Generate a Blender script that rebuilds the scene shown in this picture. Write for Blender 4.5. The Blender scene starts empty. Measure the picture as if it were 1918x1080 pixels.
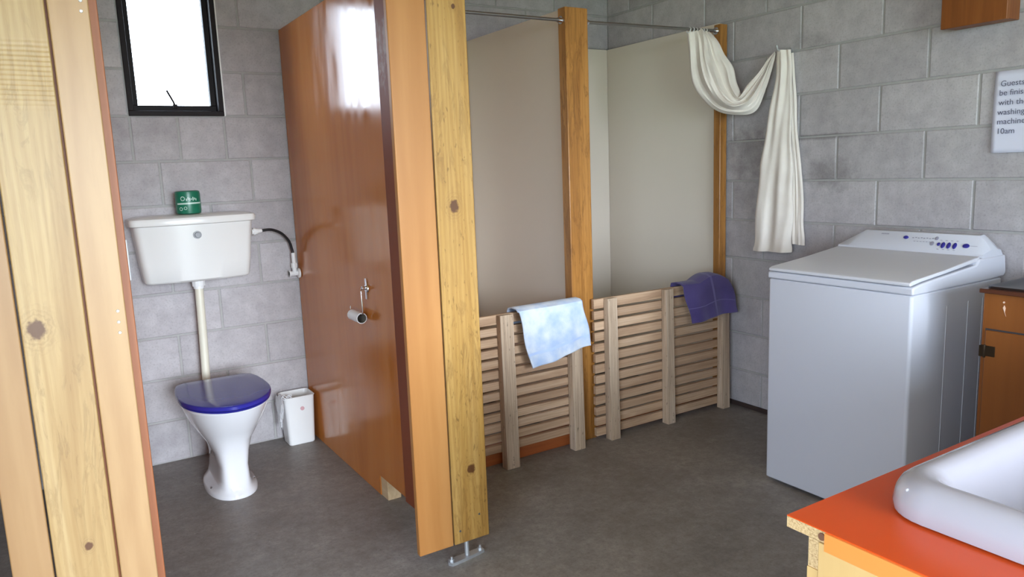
import bpy, bmesh, math, random
from mathutils import Vector, Matrix
from math import sin, cos, pi
random.seed(7)
SC = bpy.context.scene
COL = SC.collection

# ------------------------------------------------------------------ camera
yaw, pit, rol = 0.5522, -0.1598, -0.0386
Fv = Vector((sin(yaw)*cos(pit), cos(yaw)*cos(pit), sin(pit)))
Rv = Fv.cross(Vector((0, 0, 1))).normalized()
Uv = Rv.cross(Fv)
R2 = cos(rol)*Rv + sin(rol)*Uv
U2 = -sin(rol)*Rv + cos(rol)*Uv
cd = bpy.data.cameras.new('camera'); cam = bpy.data.objects.new('camera', cd); COL.objects.link(cam)
cd.sensor_width = 36; cd.lens = 36*1400.6/1918; cd.clip_start = 0.02
M = Matrix((R2, U2, -Fv)).transposed().to_4x4(); M.translation = Vector((-3.0625, -3.7332, 1.3115))
cam.matrix_world = M
SC.camera = cam

# ------------------------------------------------------------------ world, daylight, exposure
w = bpy.data.worlds.new('world'); SC.world = w; w.use_nodes = True
wn = w.node_tree.nodes; wl = w.node_tree.links
bg = wn['Background']
tc = wn.new('ShaderNodeTexCoord'); sp = wn.new('ShaderNodeSeparateXYZ'); cr = wn.new('ShaderNodeValToRGB')
wl.new(tc.outputs['Generated'], sp.inputs[0]); wl.new(sp.outputs['Z'], cr.inputs[0]); wl.new(cr.outputs[0], bg.inputs[0])
cr.color_ramp.elements[0].color = (0.74, 0.86, 1.0, 1); cr.color_ramp.elements[1].color = (0.62, 0.78, 1.0, 1)
bg.inputs[1].default_value = 9.5
SC.view_settings.view_transform = 'Standard'; SC.view_settings.look = 'None'; SC.view_settings.gamma = 1
SC.view_settings.use_curve_mapping = False
SC.view_settings.exposure = 0.72

sl = bpy.data.lights.new('added_low_light', 'SUN'); low_lamp = bpy.data.objects.new('added_low_light', sl); COL.objects.link(low_lamp)
sl.energy = 2.0; sl.angle = math.radians(18); sl.color = (0.84, 0.92, 1.0)  # broad directional lamp added to carry overcast daylight in through the doorway
low_lamp.rotation_euler = Vector((sin(math.radians(3))*1.0, cos(math.radians(3)), -math.tan(math.radians(8)))).to_track_quat('-Z', 'Y').to_euler()

def portal(name, loc, rot, sx, sy):
    l = bpy.data.lights.new(name, 'AREA'); l.shape = 'RECTANGLE'; l.size = sx; l.size_y = sy
    l.cycles.is_portal = True
    o = bpy.data.objects.new(name, l); COL.objects.link(o); o.location = loc; o.rotation_euler = rot
# openings: door behind the camera, unseen side opening added for fill, small toilet window (portals only guide sampling of the sky)
portal('door_portal', (-2.10, -5.80, 1.05), (pi/2, 0, 0), 2.5, 2.1)
portal('side_portal', (-4.20, -4.25, 1.225), (0, -pi/2, 0), 1.75, 1.8)
portal('toilet_window_portal', (-2.5, 0.12, 1.9), (-pi/2, 0, 0), 0.4, 0.6)

# ------------------------------------------------------------------ material helpers
def srgb(r, g, b):
    f = lambda c: (c/255)/12.92 if c/255 <= 0.04045 else (((c/255)+0.055)/1.055)**2.4
    return (f(r), f(g), f(b), 1)

class NT:
    def __init__(s, name):
        s.m = bpy.data.materials.new(name); s.m.use_nodes = True
        s.n = s.m.node_tree.nodes; s.l = s.m.node_tree.links
        s.b = s.n['Principled BSDF']
    def new(s, t, **k):
        x = s.n.new(t)
        for a, v in k.items():
            if a.startswith('i_'): x.inputs[a[2:].replace('_', ' ')].default_value = v
            else: setattr(x, a, v)
        return x
    def link(s, a, b): s.l.new(a, b)
    def obj(s): return s.new('ShaderNodeTexCoord').outputs['Object']
    def mapping(s, scale, loc=(0, 0, 0), src=None):
        m = s.new('ShaderNodeMapping'); m.inputs['Scale'].default_value = scale; m.inputs['Location'].default_value = loc
        s.link(src or s.obj(), m.inputs[0]); return m.outputs[0]
    def noise(s, scale, detail=3, vec=None, rough=0.5, dist=0):
        n = s.new('ShaderNodeTexNoise'); n.inputs['Scale'].default_value = scale; n.inputs['Detail'].default_value = detail
        n.inputs['Roughness'].default_value = rough; n.inputs['Distortion'].default_value = dist
        s.link(vec or s.obj(), n.inputs['Vector']); return n.outputs['Fac']
    def ramp(s, fac, stops):
        r = s.new('ShaderNodeValToRGB'); e = r.color_ramp.elements
        while len(e) < len(stops): e.new(0.5)
        for i, (p, c) in enumerate(stops): e[i].position = p; e[i].color = c
        s.link(fac, r.inputs[0]); return r.outputs[0]
    def mix(s, fac, a, b, mode='MIX'):
        m = s.new('ShaderNodeMix'); m.data_type = 'RGBA'; m.blend_type = mode
        if isinstance(fac, (int, float)): m.inputs[0].default_value = fac
        else: s.link(fac, m.inputs[0])
        for i, v in ((6, a), (7, b)):
            if isinstance(v, tuple): m.inputs[i].default_value = v
            else: s.link(v, m.inputs[i])
        return m.outputs[2]
    def math(s, op, a, b=None, c=None):
        m = s.new('ShaderNodeMath'); m.operation = op
        for i, v in enumerate((a, b, c)):
            if v is None: continue
            if isinstance(v, (int, float)): m.inputs[i].default_value = v
            else: s.link(v, m.inputs[i])
        return m.outputs[0]
    def maprange(s, v, a, b, c=0, d=1, smooth=False):
        m = s.new('ShaderNodeMapRange'); m.inputs[1].default_value = a; m.inputs[2].default_value = b
        m.inputs[3].default_value = c; m.inputs[4].default_value = d
        if smooth: m.interpolation_type = 'SMOOTHSTEP'
        s.link(v, m.inputs[0]); return m.outputs[0]
    def bump(s, h, strength=0.3, dist=0.002):
        b = s.new('ShaderNodeBump'); b.inputs['Strength'].default_value = strength; b.inputs['Distance'].default_value = dist
        s.link(h, b.inputs['Height']); s.link(b.outputs[0], s.b.inputs['Normal'])
    def color(s, c):
        if isinstance(c, tuple): s.b.inputs['Base Color'].default_value = c
        else: s.link(c, s.b.inputs['Base Color'])
    def set(s, **k):
        for a, v in k.items():
            i = s.b.inputs[a.replace('_', ' ')]
            if isinstance(v, (int, float, tuple)): i.default_value = v
            else: s.link(v, i)

def simple(name, c, rough=0.5, metal=0.0, var=0.06, scale=20, bump=0.0, coat=0.0, spec=0.5, bscale=200):
    t = NT(name)
    n = t.noise(scale, 4)
    dark = tuple(x*(1-var) for x in c[:3])+(1,); light = tuple(min(1, x*(1+var)) for x in c[:3])+(1,)
    t.color(t.mix(n, dark, light)); t.set(Roughness=rough, Metallic=metal)
    t.b.inputs['Specular IOR Level'].default_value = spec
    if coat: t.b.inputs['Coat Weight'].default_value = coat; t.b.inputs['Coat Roughness'].default_value = 0.08
    if bump: t.bump(t.noise(bscale, 3), bump, 0.001)
    return t.m

def wood(name, base, dark, light, rough=0.4, knots=(), axis='z', coat=0.0, grain=1.0, bump=0.15, stretch=0.06, sawn=None, speck=0.0, tone=0.0, figure=0.0):
    t = NT(name)
    sc = {'z': (1, 1, stretch), 'x': (stretch, 1, 1), 'y': (1, stretch, 1)}[axis]
    o = t.obj()
    vec = o
    knotmask = None
    if knots:
        s = t.new('ShaderNodeSeparateXYZ'); t.link(o, s.inputs[0])
        for (kx, kz, kr) in knots:
            dx = t.math('SUBTRACT', s.outputs['X'], kx); dz = t.math('MULTIPLY', t.math('SUBTRACT', s.outputs['Z'], kz), 0.8)
            d = t.math('SQRT', t.math('ADD', t.math('MULTIPLY', dx, dx), t.math('MULTIPLY', dz, dz)))
            d = t.math('ADD', d, t.math('MULTIPLY', t.math('SUBTRACT', t.noise(90, 3), 0.5), kr*0.9))
            core = t.maprange(d, kr*0.65, kr*1.1, 1, 0, True)
            ringm = t.maprange(d, kr*0.9, kr*2.8, 1, 0, True)
            rings = t.math('MULTIPLY', t.math('ADD', t.math('MULTIPLY', t.math('SINE', t.math('MULTIPLY', d, 2*pi/(kr*0.42))), 0.5), 0.5), ringm)
            k = t.math('MAXIMUM', core, t.math('MULTIPLY', rings, 0.22))
            knotmask = k if knotmask is None else t.math('MAXIMUM', knotmask, k)
    m1 = t.mapping(sc, src=vec)
    n1 = t.noise(9*grain, 4, m1, 0.55, 1.2)
    wv = t.new('ShaderNodeTexWave'); wv.wave_type = 'BANDS'; wv.bands_direction = 'X' if axis != 'x' else 'Z'
    wv.inputs['Scale'].default_value = 14*grain; wv.inputs['Distortion'].default_value = 9
    wv.inputs['Detail'].default_value = 3; wv.inputs['Detail Scale'].default_value = 1.2
    t.link(m1, wv.inputs['Vector'])
    n2 = t.noise(140*grain, 3, m1, 0.6)
    c = t.ramp(n1, [(0.25, dark), (0.5, base), (0.78, light)])
    c = t.mix(t.math('MULTIPLY', wv.outputs['Fac'], 0.28), c, dark)
    c = t.mix(t.maprange(n2, 0.45, 0.75, 0, 0.22), c, dark)
    if figure:
        f = t.noise(26, 5, t.mapping((1.0, 1, 0.16)), 0.65, 2.2)
        f = t.math('MULTIPLY', t.maprange(f, 0.50, 0.60, 0, 1, True), t.maprange(f, 0.60, 0.66, 1, 0.2, True))
        f = t.math('MULTIPLY', f, t.maprange(t.noise(2.2, 2), 0.35, 0.6, 0.2, 1))
        c = t.mix(t.math('MULTIPLY', f, figure), c, tuple(x*0.6 for x in dark[:3])+(1,))
    if tone:
        at = t.new('ShaderNodeAttribute'); at.attribute_name = 'tone'
        c = t.mix(t.maprange(at.outputs['Fac'], 0, 1, 0, tone), c, dark)
    if speck:
        vec2 = t.mapping({'z': (1, 1, 0.35), 'x': (0.35, 1, 1), 'y': (1, 0.35, 1)}[axis])
        c = t.mix(t.maprange(t.noise(110, 2, vec2), 0.66, 0.74, 0, speck), c, tuple(x*0.35 for x in dark[:3])+(1,))
    if knotmask is not None: c = t.mix(t.math('MULTIPLY', knotmask, 0.92), c, (dark[0]*0.32, dark[1]*0.2, dark[2]*0.22, 1))
    t.color(c); t.set(Roughness=rough)
    if coat: t.b.inputs['Coat Weight'].default_value = coat; t.b.inputs['Coat Roughness'].default_value = 0.15
    h = n2
    if sawn:   # band of fine horizontal saw marks between two heights
        s = t.new('ShaderNodeSeparateXYZ'); t.link(t.obj(), s.inputs[0])
        band = t.math('MULTIPLY', t.maprange(s.outputs['Z'], sawn[0], sawn[0]+0.08, 0, 1, True), t.maprange(s.outputs['Z'], sawn[1]-0.06, sawn[1], 1, 0, True))
        rip = t.math('SINE', t.math('ADD', t.math('MULTIPLY', s.outputs['Z'], 2*pi/0.011), t.math('MULTIPLY', t.noise(6), 5)))
        h = t.math('ADD', n2, t.math('MULTIPLY', t.math('MULTIPLY', rip, band), 1.6))
    t.bump(h, bump, 0.001)
    return t.m

# ------------------------------------------------------------------ mesh helpers
def bm_box(bm, x0, x1, y0, y1, z0, z1):
    v = [bm.verts.new(p) for p in ((x0,y0,z0),(x1,y0,z0),(x1,y1,z0),(x0,y1,z0),(x0,y0,z1),(x1,y0,z1),(x1,y1,z1),(x0,y1,z1))]
    for f in ((3,2,1,0),(4,5,6,7),(0,1,5,4),(1,2,6,5),(2,3,7,6),(3,0,4,7)): bm.faces.new([v[i] for i in f])
    return v
def box(*a):
    bm = bmesh.new(); bm_box(bm, *a); return bm
def loft(bm, rings, cap=True, closed=True):
    vs = [[bm.verts.new(p) for p in r] for r in rings]
    n = len(rings[0])
    for a, b in zip(vs, vs[1:]):
        for i in range(n if closed else n-1):
            j = (i+1) % n
            bm.faces.new((a[i], a[j], b[j], b[i]))
    if cap and closed:
        bm.faces.new(vs[0][::-1]); bm.faces.new(vs[-1])
    return vs
def tube(bm, pts, r, n=12, cap=True):
    pts = [Vector(p) for p in pts]; rings = []; up = None
    for i, p in enumerate(pts):
        t = (pts[min(i+1, len(pts)-1)]-pts[max(i-1, 0)]).normalized()
        if up is None: up = Vector((0,0,1)) if abs(t.z) < 0.9 else Vector((1,0,0))
        a = t.cross(up).normalized(); b = a.cross(t).normalized(); up = b
        rr = r[i] if isinstance(r, (list, tuple)) else r
        rings.append([p+rr*(cos(2*pi*k/n)*a+sin(2*pi*k/n)*b) for k in range(n)])
    loft(bm, rings, cap)
def catmull(pts, m):
    pts = [Vector(p) for p in pts]; out = []
    P = [pts[0]*2-pts[1]]+pts+[pts[-1]*2-pts[-2]]
    for i in range(len(pts)-1):
        p0, p1, p2, p3 = P[i:i+4]
        for k in range(m):
            t = k/m
            out.append(0.5*((2*p1)+(p2-p0)*t+(2*p0-5*p1+4*p2-p3)*t*t+(3*p1-p0-3*p2+p3)*t**3))
    out.append(pts[-1]); return out
def prism(bm, poly, axis, a, b):
    """extrude a 2-D outline along an axis: x -> (y,z), y -> (x,z), z -> (x,y)"""
    f = {'x': lambda p, t: (t, p[0], p[1]), 'y': lambda p, t: (p[0], t, p[1]), 'z': lambda p, t: (p[0], p[1], t)}[axis]
    loft(bm, [[f(p, a) for p in poly], [f(p, b) for p in poly]])
def rrect(cx, cy, hx, hy, r, n=6):
    out = []
    for (sx, sy, a0) in ((1,1,0),(-1,1,pi/2),(-1,-1,pi),(1,-1,3*pi/2)):
        for k in range(n+1):
            a = a0+pi/2*k/n
            out.append((cx+sx*(hx-r)+r*cos(a), cy+sy*(hy-r)+r*sin(a)))
    return out
def superell(cx, cy, a, b, e, n=40):
    out = []
    for k in range(n):
        t = 2*pi*k/n; c, s = cos(t), sin(t)
        out.append((cx+a*math.copysign(abs(c)**(2/e), c), cy+b*math.copysign(abs(s)**(2/e), s)))
    return out

WLOC = {}
def link(name, o, parent=None):
    COL.objects.link(o)
    if parent: o.parent = parent
def obj(name, bm, mat, parent=None, bevel=0.0, smooth=False, label=None, sub=0, seg=2, origin=None):
    bmesh.ops.recalc_face_normals(bm, faces=bm.faces[:])
    me = bpy.data.meshes.new(name)
    if parent is not None: org = WLOC[parent.name]
    elif origin is not None: org = Vector(origin)
    else:
        xs = [v.co.x for v in bm.verts]; ys = [v.co.y for v in bm.verts]; zs = [v.co.z for v in bm.verts]
        org = Vector(((min(xs)+max(xs))/2, (min(ys)+max(ys))/2, min(zs)))
    for v in bm.verts: v.co -= org
    bm.to_mesh(me); bm.free()
    o = bpy.data.objects.new(name, me); link(name, o, parent)
    if parent is None: o.location = org
    WLOC[o.name] = org.copy()
    mats = mat if isinstance(mat, (list, tuple)) else [mat]
    for m in mats: me.materials.append(m)
    if bevel:
        b = o.modifiers.new('bevel', 'BEVEL'); b.width = bevel; b.segments = seg; b.limit_method = 'ANGLE'; b.angle_limit = 0.6
    if sub:
        s = o.modifiers.new('sub', 'SUBSURF'); s.levels = sub; s.render_levels = sub
    if smooth or bevel:
        for p in me.polygons: p.use_smooth = True
        if not sub:
            try:
                me.set_sharp_from_angle(angle=0.7)
            except Exception: pass
    if label: o['label'] = label
    return o
def thing(name, label, cat, loc, group=None):
    o = bpy.data.objects.new(name, None); COL.objects.link(o); o.location = loc; o.empty_display_size = 0.05
    WLOC[o.name] = Vector(loc); o['label'] = label; o['category'] = cat
    if group: o['group'] = group
    return o
def tag(o, label, cat, group=None, kind=None):
    o['label'] = label; o['category'] = cat
    if group: o['group'] = group
    if kind: o['kind'] = kind
    return o
def struct(name, bm, mat, **k):
    o = obj(name, bm, mat, origin=(0, 0, 0), **k); o['kind'] = 'structure'; return o

# ------------------------------------------------------------------ materials
def block_mat():
    t = NT('concrete_block')
    at = t.new('ShaderNodeAttribute'); at.attribute_name = 'tone'
    n1 = t.noise(3.0, 5, rough=0.6); n2 = t.noise(120, 4, rough=0.7); n3 = t.noise(14, 4, rough=0.65)
    c = t.ramp(n1, [(0.3, srgb(170, 164, 168)), (0.55, srgb(184, 179, 182)), (0.75, srgb(196, 192, 192))])
    c = t.mix(0.5, c, t.ramp(n3, [(0.3, srgb(160, 154, 157)), (0.7, srgb(200, 196, 198))]))
    k = t.maprange(at.outputs['Fac'], 0, 1, 0.90, 1.05)
    kk = t.new('ShaderNodeCombineColor'); [t.link(k, kk.inputs[i]) for i in range(3)]
    c = t.mix(1.0, c, kk.outputs[0], 'MULTIPLY')
    c = t.mix(t.maprange(n2, 0.52, 0.72, 0, 0.45), c, srgb(124, 118, 116))
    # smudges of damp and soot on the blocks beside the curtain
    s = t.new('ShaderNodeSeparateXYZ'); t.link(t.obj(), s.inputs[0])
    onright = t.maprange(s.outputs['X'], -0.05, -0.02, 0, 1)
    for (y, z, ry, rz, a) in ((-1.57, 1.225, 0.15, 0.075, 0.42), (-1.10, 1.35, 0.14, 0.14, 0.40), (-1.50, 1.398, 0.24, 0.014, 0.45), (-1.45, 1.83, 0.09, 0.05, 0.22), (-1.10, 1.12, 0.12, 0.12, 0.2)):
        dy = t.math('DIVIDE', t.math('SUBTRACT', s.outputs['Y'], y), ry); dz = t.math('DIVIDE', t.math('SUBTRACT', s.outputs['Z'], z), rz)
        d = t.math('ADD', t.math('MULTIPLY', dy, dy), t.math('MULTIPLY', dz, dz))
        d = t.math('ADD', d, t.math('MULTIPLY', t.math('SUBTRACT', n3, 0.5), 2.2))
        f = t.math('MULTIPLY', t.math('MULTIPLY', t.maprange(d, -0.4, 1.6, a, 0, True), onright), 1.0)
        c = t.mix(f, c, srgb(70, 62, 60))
    t.color(c); t.set(Roughness=0.85)
    t.b.inputs['Specular IOR Level'].default_value = 0.25
    t.bump(t.math('ADD', n2, t.math('MULTIPLY', n3, 0.6)), 0.35, 0.002)
    return t.m
M_block = block_mat()
M_mortar = simple('mortar', srgb(168, 166, 164), 0.9, var=0.12, scale=40, bump=0.3)
def floor_mat():
    t = NT('concrete_floor')
    n1 = t.noise(1.6, 5, rough=0.6, dist=0.6); n2 = t.noise(7, 5, rough=0.7); n3 = t.noise(90, 4, rough=0.7)
    c = t.ramp(n1, [(0.3, srgb(118, 112, 107)), (0.5, srgb(142, 136, 131)), (0.72, srgb(170, 165, 160))])
    c = t.mix(0.4, c, t.ramp(n2, [(0.3, srgb(102, 96, 92)), (0.65, srgb(172, 167, 162))]))
    c = t.mix(t.maprange(n3, 0.5, 0.75, 0, 0.5), c, srgb(92, 84, 80))
    n4 = t.noise(26, 5, rough=0.75); c = t.mix(t.maprange(n4, 0.35, 0.65, 0.45, 0), c, srgb(96, 88, 84))
    c = t.mix(t.maprange(t.noise(60, 2), 0.68, 0.78, 0, 0.35), c, srgb(190, 184, 178))
    c = t.mix(t.maprange(t.noise(11, 2), 0.70, 0.76, 0, 0.25), c, srgb(175, 170, 160))
    t.color(c); t.set(Roughness=t.maprange(n2, 0.3, 0.7, 0.42, 0.6)); t.bump(n3, 0.2, 0.001)
    return t.m
M_floor = floor_mat()
M_ceil = wood('ceiling_ply', srgb(214, 178, 134), srgb(190, 150, 106), srgb(226, 194, 152), 0.6, axis='y')
def panel_mat():
    t = NT('varnished_hardboard')
    m = t.mapping((1, 1, 0.12)); n1 = t.noise(4, 5, m, 0.6, 0.8); n2 = t.noise(1.5, 4); n3 = t.noise(260, 2)
    c = t.ramp(n1, [(0.25, srgb(178, 104, 42)), (0.5, srgb(198, 122, 52)), (0.8, srgb(210, 136, 64))])
    c = t.mix(t.maprange(n2, 0.35, 0.7, 0, 0.35), c, srgb(180, 104, 52))
    # small white chips
    c = t.mix(t.maprange(t.noise(24, 1), 0.86, 0.88, 0, 0.6), c, srgb(230, 215, 200))
    t.color(c); t.set(Roughness=t.maprange(t.noise(5, 4, t.mapping((1, 3, 0.6))), 0.3, 0.7, 0.10, 0.26))
    t.b.inputs['Specular IOR Level'].default_value = 0.42
    b = t.noise(1.4, 3, t.mapping((1, 1, 0.5)))
    t.bump(t.math('ADD', t.math('MULTIPLY', b, 3.0), t.math('MULTIPLY', n3, 0.05)), 0.16, 0.003)
    return t.m
M_panel = panel_mat()
M_orangewood = wood('oiled_board', srgb(176, 122, 66), srgb(156, 100, 46), srgb(188, 136, 80), 0.42, grain=0.35, stretch=0.12, bump=0.05)
M_hob = wood('red_oiled_board', srgb(176, 96, 50), srgb(140, 70, 34), srgb(196, 118, 66), 0.4, axis='x')
M_duck = wood('weathered_timber', srgb(208, 176, 144), srgb(160, 126, 98), srgb(228, 202, 176), 0.75, grain=2.0, axis='x', bump=0.3, tone=0.55)
M_duckv = wood('weathered_timber_upright', srgb(198, 174, 148), srgb(140, 116, 98), srgb(222, 204, 184), 0.75, grain=2.0, bump=0.4, speck=0.7)
M_white = simple('white_ceramic', srgb(222, 222, 226), 0.12, var=0.01, coat=0.5)
M_cist = simple('cream_plastic', srgb(230, 230, 228), 0.22, var=0.01)
M_plastic = simple('white_plastic', srgb(235, 235, 235), 0.3, var=0.01)
M_pipe = simple('aged_plastic', srgb(226, 222, 205), 0.3, var=0.02)
M_chrome = simple('chrome', (0.75, 0.75, 0.77, 1), 0.12, 1.0, var=0.02)
M_steel = simple('galvanised_steel', (0.60, 0.62, 0.64, 1), 0.5, 0.85, var=0.12)
M_blue = simple('navy_plastic', srgb(46, 46, 142), 0.16, var=0.03, coat=0.1)
M_rail = simple('dull_rail_steel', (0.30, 0.29, 0.28, 1), 0.35, 0.9, var=0.1)
M_btn = simple('grey_button', srgb(120, 120, 124), 0.3)
M_stop = wood('brown_stop_board', srgb(156, 92, 54), srgb(128, 70, 38), srgb(172, 108, 66), 0.5)
M_black = simple('black_rubber', srgb(28, 28, 32), 0.4)
M_frame = simple('bronze_aluminium', srgb(30, 24, 26), 0.6, 0.0, var=0.05, spec=0.2)
M_lining = simple('cream_lining', srgb(228, 218, 205), 0.3, var=0.02, scale=3)
M_wm = simple('white_enamel', srgb(204, 206, 216), 0.28, var=0.01)
M_wmtop = simple('matt_white_lid', srgb(206, 207, 214), 0.38, var=0.01)
M_wmblue = simple('blue_button', srgb(52, 50, 140), 0.35)
M_grey = simple('grey_print', srgb(150, 150, 165), 0.5)
M_dark = simple('dark_plinth', srgb(52, 54, 60), 0.6)
M_red = simple('orange_laminate', srgb(212, 78, 22), 0.3, var=0.04, scale=6)
def chip_mat():
    t = NT('particle_board'); n = t.noise(260, 3, t.mapping((1, 1, 1.6)), 0.7)
    t.color(t.ramp(n, [(0.35, srgb(158, 124, 82)), (0.5, srgb(196, 164, 118)), (0.7, srgb(214, 184, 140))])); t.set(Roughness=0.85); t.bump(n, 0.4, 0.001); return t.m
M_chip = chip_mat()
M_creamwood = wood('pale_ply', srgb(204, 166, 108), srgb(186, 144, 88), srgb(212, 178, 122), 0.4, grain=0.4, bump=0.04)
M_orangeedge = simple('orange_painted_edge', srgb(232, 138, 66), 0.35, var=0.03)
M_cab = wood('dark_stained_ply', srgb(136, 80, 36), srgb(110, 60, 24), srgb(150, 92, 44), 0.35, grain=0.4, bump=0.05)
M_paper = simple('paper', srgb(214, 215, 232), 0.8, var=0.015, scale=8)
M_ink = simple('ink', srgb(96, 98, 120), 0.8)
M_core = simple('cardboard_core', srgb(120, 112, 100), 0.9, var=0.1, scale=60)
def cloth_mat(name, c1, c2, scale=300, patch=8, rough=0.95, bump=0.5, sheen=0.3):
    t = NT(name); n = t.noise(scale, 3); p = t.noise(patch, 3)
    t.color(t.mix(t.maprange(p, 0.35, 0.65), c1, c2)); t.set(Roughness=rough)
    t.b.inputs['Sheen Weight'].default_value = sheen
    t.bump(n, bump, 0.002); return t.m
M_curtain = cloth_mat('calico', srgb(240, 232, 224), srgb(228, 219, 210), 34, 6, 0.8, 0.55, 0.1)
M_towelb = cloth_mat('pale_blue_terry', srgb(176, 198, 232), srgb(220, 228, 240), 420, 14, 1.0, 0.8)
M_towelp = cloth_mat('purple_terry', srgb(76, 64, 122), srgb(88, 76, 136), 420, 9, 1.0, 0.8)
M_toweline = cloth_mat('purple_stripe_and_fold', srgb(112, 102, 158), srgb(104, 94, 150), 420, 9, 1.0, 0.5)
M_towelbl = cloth_mat('blue_stripe', srgb(188, 208, 242), srgb(176, 198, 236), 420, 9, 1.0, 0.5)
def glass_mat():
    t = NT('window_glass'); t.n.remove(t.b)
    g = t.new('ShaderNodeBsdfGlass'); g.inputs['IOR'].default_value = 1.02; g.inputs['Roughness'].default_value = 0.0
    tr = t.new('ShaderNodeBsdfTransparent'); gl = t.new('ShaderNodeBsdfGlossy'); gl.inputs['Roughness'].default_value = 0.02
    mx = t.new('ShaderNodeMixShader'); mx.inputs[0].default_value = 0.06
    t.link(tr.outputs[0], mx.inputs[1]); t.link(gl.outputs[0], mx.inputs[2]); t.link(mx.outputs[0], t.n['Material Output'].inputs[0])
    t.n.remove(g); return t.m
M_glass = glass_mat()

# ------------------------------------------------------------------ room shell
H = 2.4; XL = -4.2; YF = -5.8
def block_wall(name, axis, lo, hi, plane, sgn, hole=None, special=None, deco=True):
    """axis: which world axis runs along the wall; blocks stand proud of the mortar bed by 5 mm towards -sgn"""
    bm = bmesh.new(); lay = bm.verts.layers.float.new('tone')
    j = 0.0045; ch = 0.003; dep = 0.005
    def P(u, v, d): return (u, plane+sgn*d, v) if axis == 'x' else (plane+sgn*d, u, v)
    for row in range(12):                 # row 0 is the lowest
        z0, z1 = row*0.2, row*0.2+0.2
        n = 9-row                          # course index counted from z=2.0 down
        ph = 0.0 if (n % 2 == 0) else 0.2
        if axis == 'y': ph = 0.2-ph
        js = []; u = -8.0+ph
        while u < 1: js.append(round(u, 4)); u += 0.4
        segs = [(a, b) for a, b in zip(js, js[1:])]
        if special and row in special:
            segs = special[row]
        for a, b in segs:
            a2, b2 = max(a, lo), min(b, hi)
            if b2-a2 < 0.02: continue
            parts = [(a2, b2)]
            if hole and z1 > hole[2]+0.01 and z0 < hole[3]-0.01:
                parts = []
                if a2 < hole[0]-0.01: parts.append((a2, min(b2, hole[0])))
                if b2 > hole[1]+0.01: parts.append((max(a2, hole[1]), b2))
            for (p, q) in parts:
                if q-p < 0.02: continue
                jl = j if p > lo+0.001 else 0; jr = j if q < hi-0.001 else 0
                tone = random.random()
                o_ = random.uniform(-0.0008, 0.0008)
                ring0 = [P(p+jl, z0+j, dep+0.002), P(q-jr, z0+j, dep+0.002), P(q-jr, z1-j, dep+0.002), P(p+jl, z1-j, dep+0.002)]
                ring1 = [P(p+jl, z0+j, ch), P(q-jr, z0+j, ch), P(q-jr, z1-j, ch), P(p+jl, z1-j, ch)]
                ring2 = [P(p+jl+ch, z0+j+ch, o_), P(q-jr-ch, z0+j+ch, o_), P(q-jr-ch, z1-j-ch, o_), P(p+jl+ch, z1-j-ch, o_)]
                vs = [[bm.verts.new(x) for x in r] for r in (ring0, ring1, ring2)]
                for r in vs:
                    for v in r: v[lay] = tone
                for a_, b_ in zip(vs, vs[1:]):
                    for i in range(4): bm.faces.new((a_[i], a_[(i+1) % 4], b_[(i+1) % 4], b_[i]))
                bm.faces.new(vs[2])
    nb = len(bm.faces)
    # mortar bed and body of the wall, leaving the hole open
    d0, d1 = plane+sgn*dep, plane+sgn*0.19
    def body(u0, u1, z0, z1):
        if u1 == hi: u1 = hi+0.19
        if axis == 'x': bm_box(bm, u0, u1, min(d0, d1), max(d0, d1), z0, z1)
        else: bm_box(bm, min(d0, d1), max(d0, d1), u0, u1, z0, z1)
    if hole:
        body(lo, hole[0], 0, H); body(hole[1], hi, 0, H); body(hole[0], hole[1], 0, hole[2]); body(hole[0], hole[1], hole[3], H)
    else: body(lo, hi, 0, H)
    bm.faces.ensure_lookup_table()
    for f in bm.faces[nb:]: f.material_index = 1
    return struct(name, bm, [M_block, M_mortar])
halves = {7: [(-8+0.4*k, -7.6+0.4*k) for k in range(13)]+[(-2.8, -2.7), (-2.7, -2.505), (-2.505, -2.305), (-2.305, -1.9)]+[(-1.9+0.4*k, -1.5+0.4*k) for k in range(5)]}
block_wall('wall_back', 'x', XL, 0.0, 0.0, 1, hole=(-2.70, -2.30, 1.6, 2.2), special=halves)
block_wall('wall_right', 'y', YF, 0.0, 0.0, 1)
bm = bmesh.new()                            # left wall with an unseen opening added to bring in side light
for a in ((-0.19+XL, XL, YF, -5.15, 0, H), (XL-0.19, XL, -3.35, 0.19, 0, H), (XL-0.19, XL, -5.15, -3.35, 0, 0.35), (XL-0.19, XL, -5.15, -3.35, 2.1, H)): bm_box(bm, *a)
struct('wall_left', bm, M_block)
bm = bmesh.new()                            # wall behind the camera with its wide doorway
for a in ((XL-0.19, -3.35, YF-0.19, YF, 0, H), (-0.85, 0.19, YF-0.19, YF, 0, H), (-3.35, -0.85, YF-0.19, YF, 2.1, H)): bm_box(bm, *a)
struct('wall_front', bm, M_block)
struct('floor', box(XL-0.19, 0.19, YF-0.19, 0.19, -0.1, 0), M_floor)
struct('ceiling', box(XL-0.19, 0.19, YF-0.19, 0.19, H, H+0.05), M_ceil)
M_grass = simple('grass_ground', srgb(150, 160, 120), 0.9, var=0.2, scale=4)
struct('ground', box(-30, 30, -30, 30, -0.2, -0.11), M_grass)

struct('wall_foot_shadow', box(-0.012, -0.0005, -2.50, -0.975, 0.0005, 0.022), simple('foot_shadow_colour', srgb(58, 44, 40), 0.7))  # dark strip standing in for the shadow gap along the wall foot
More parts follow.
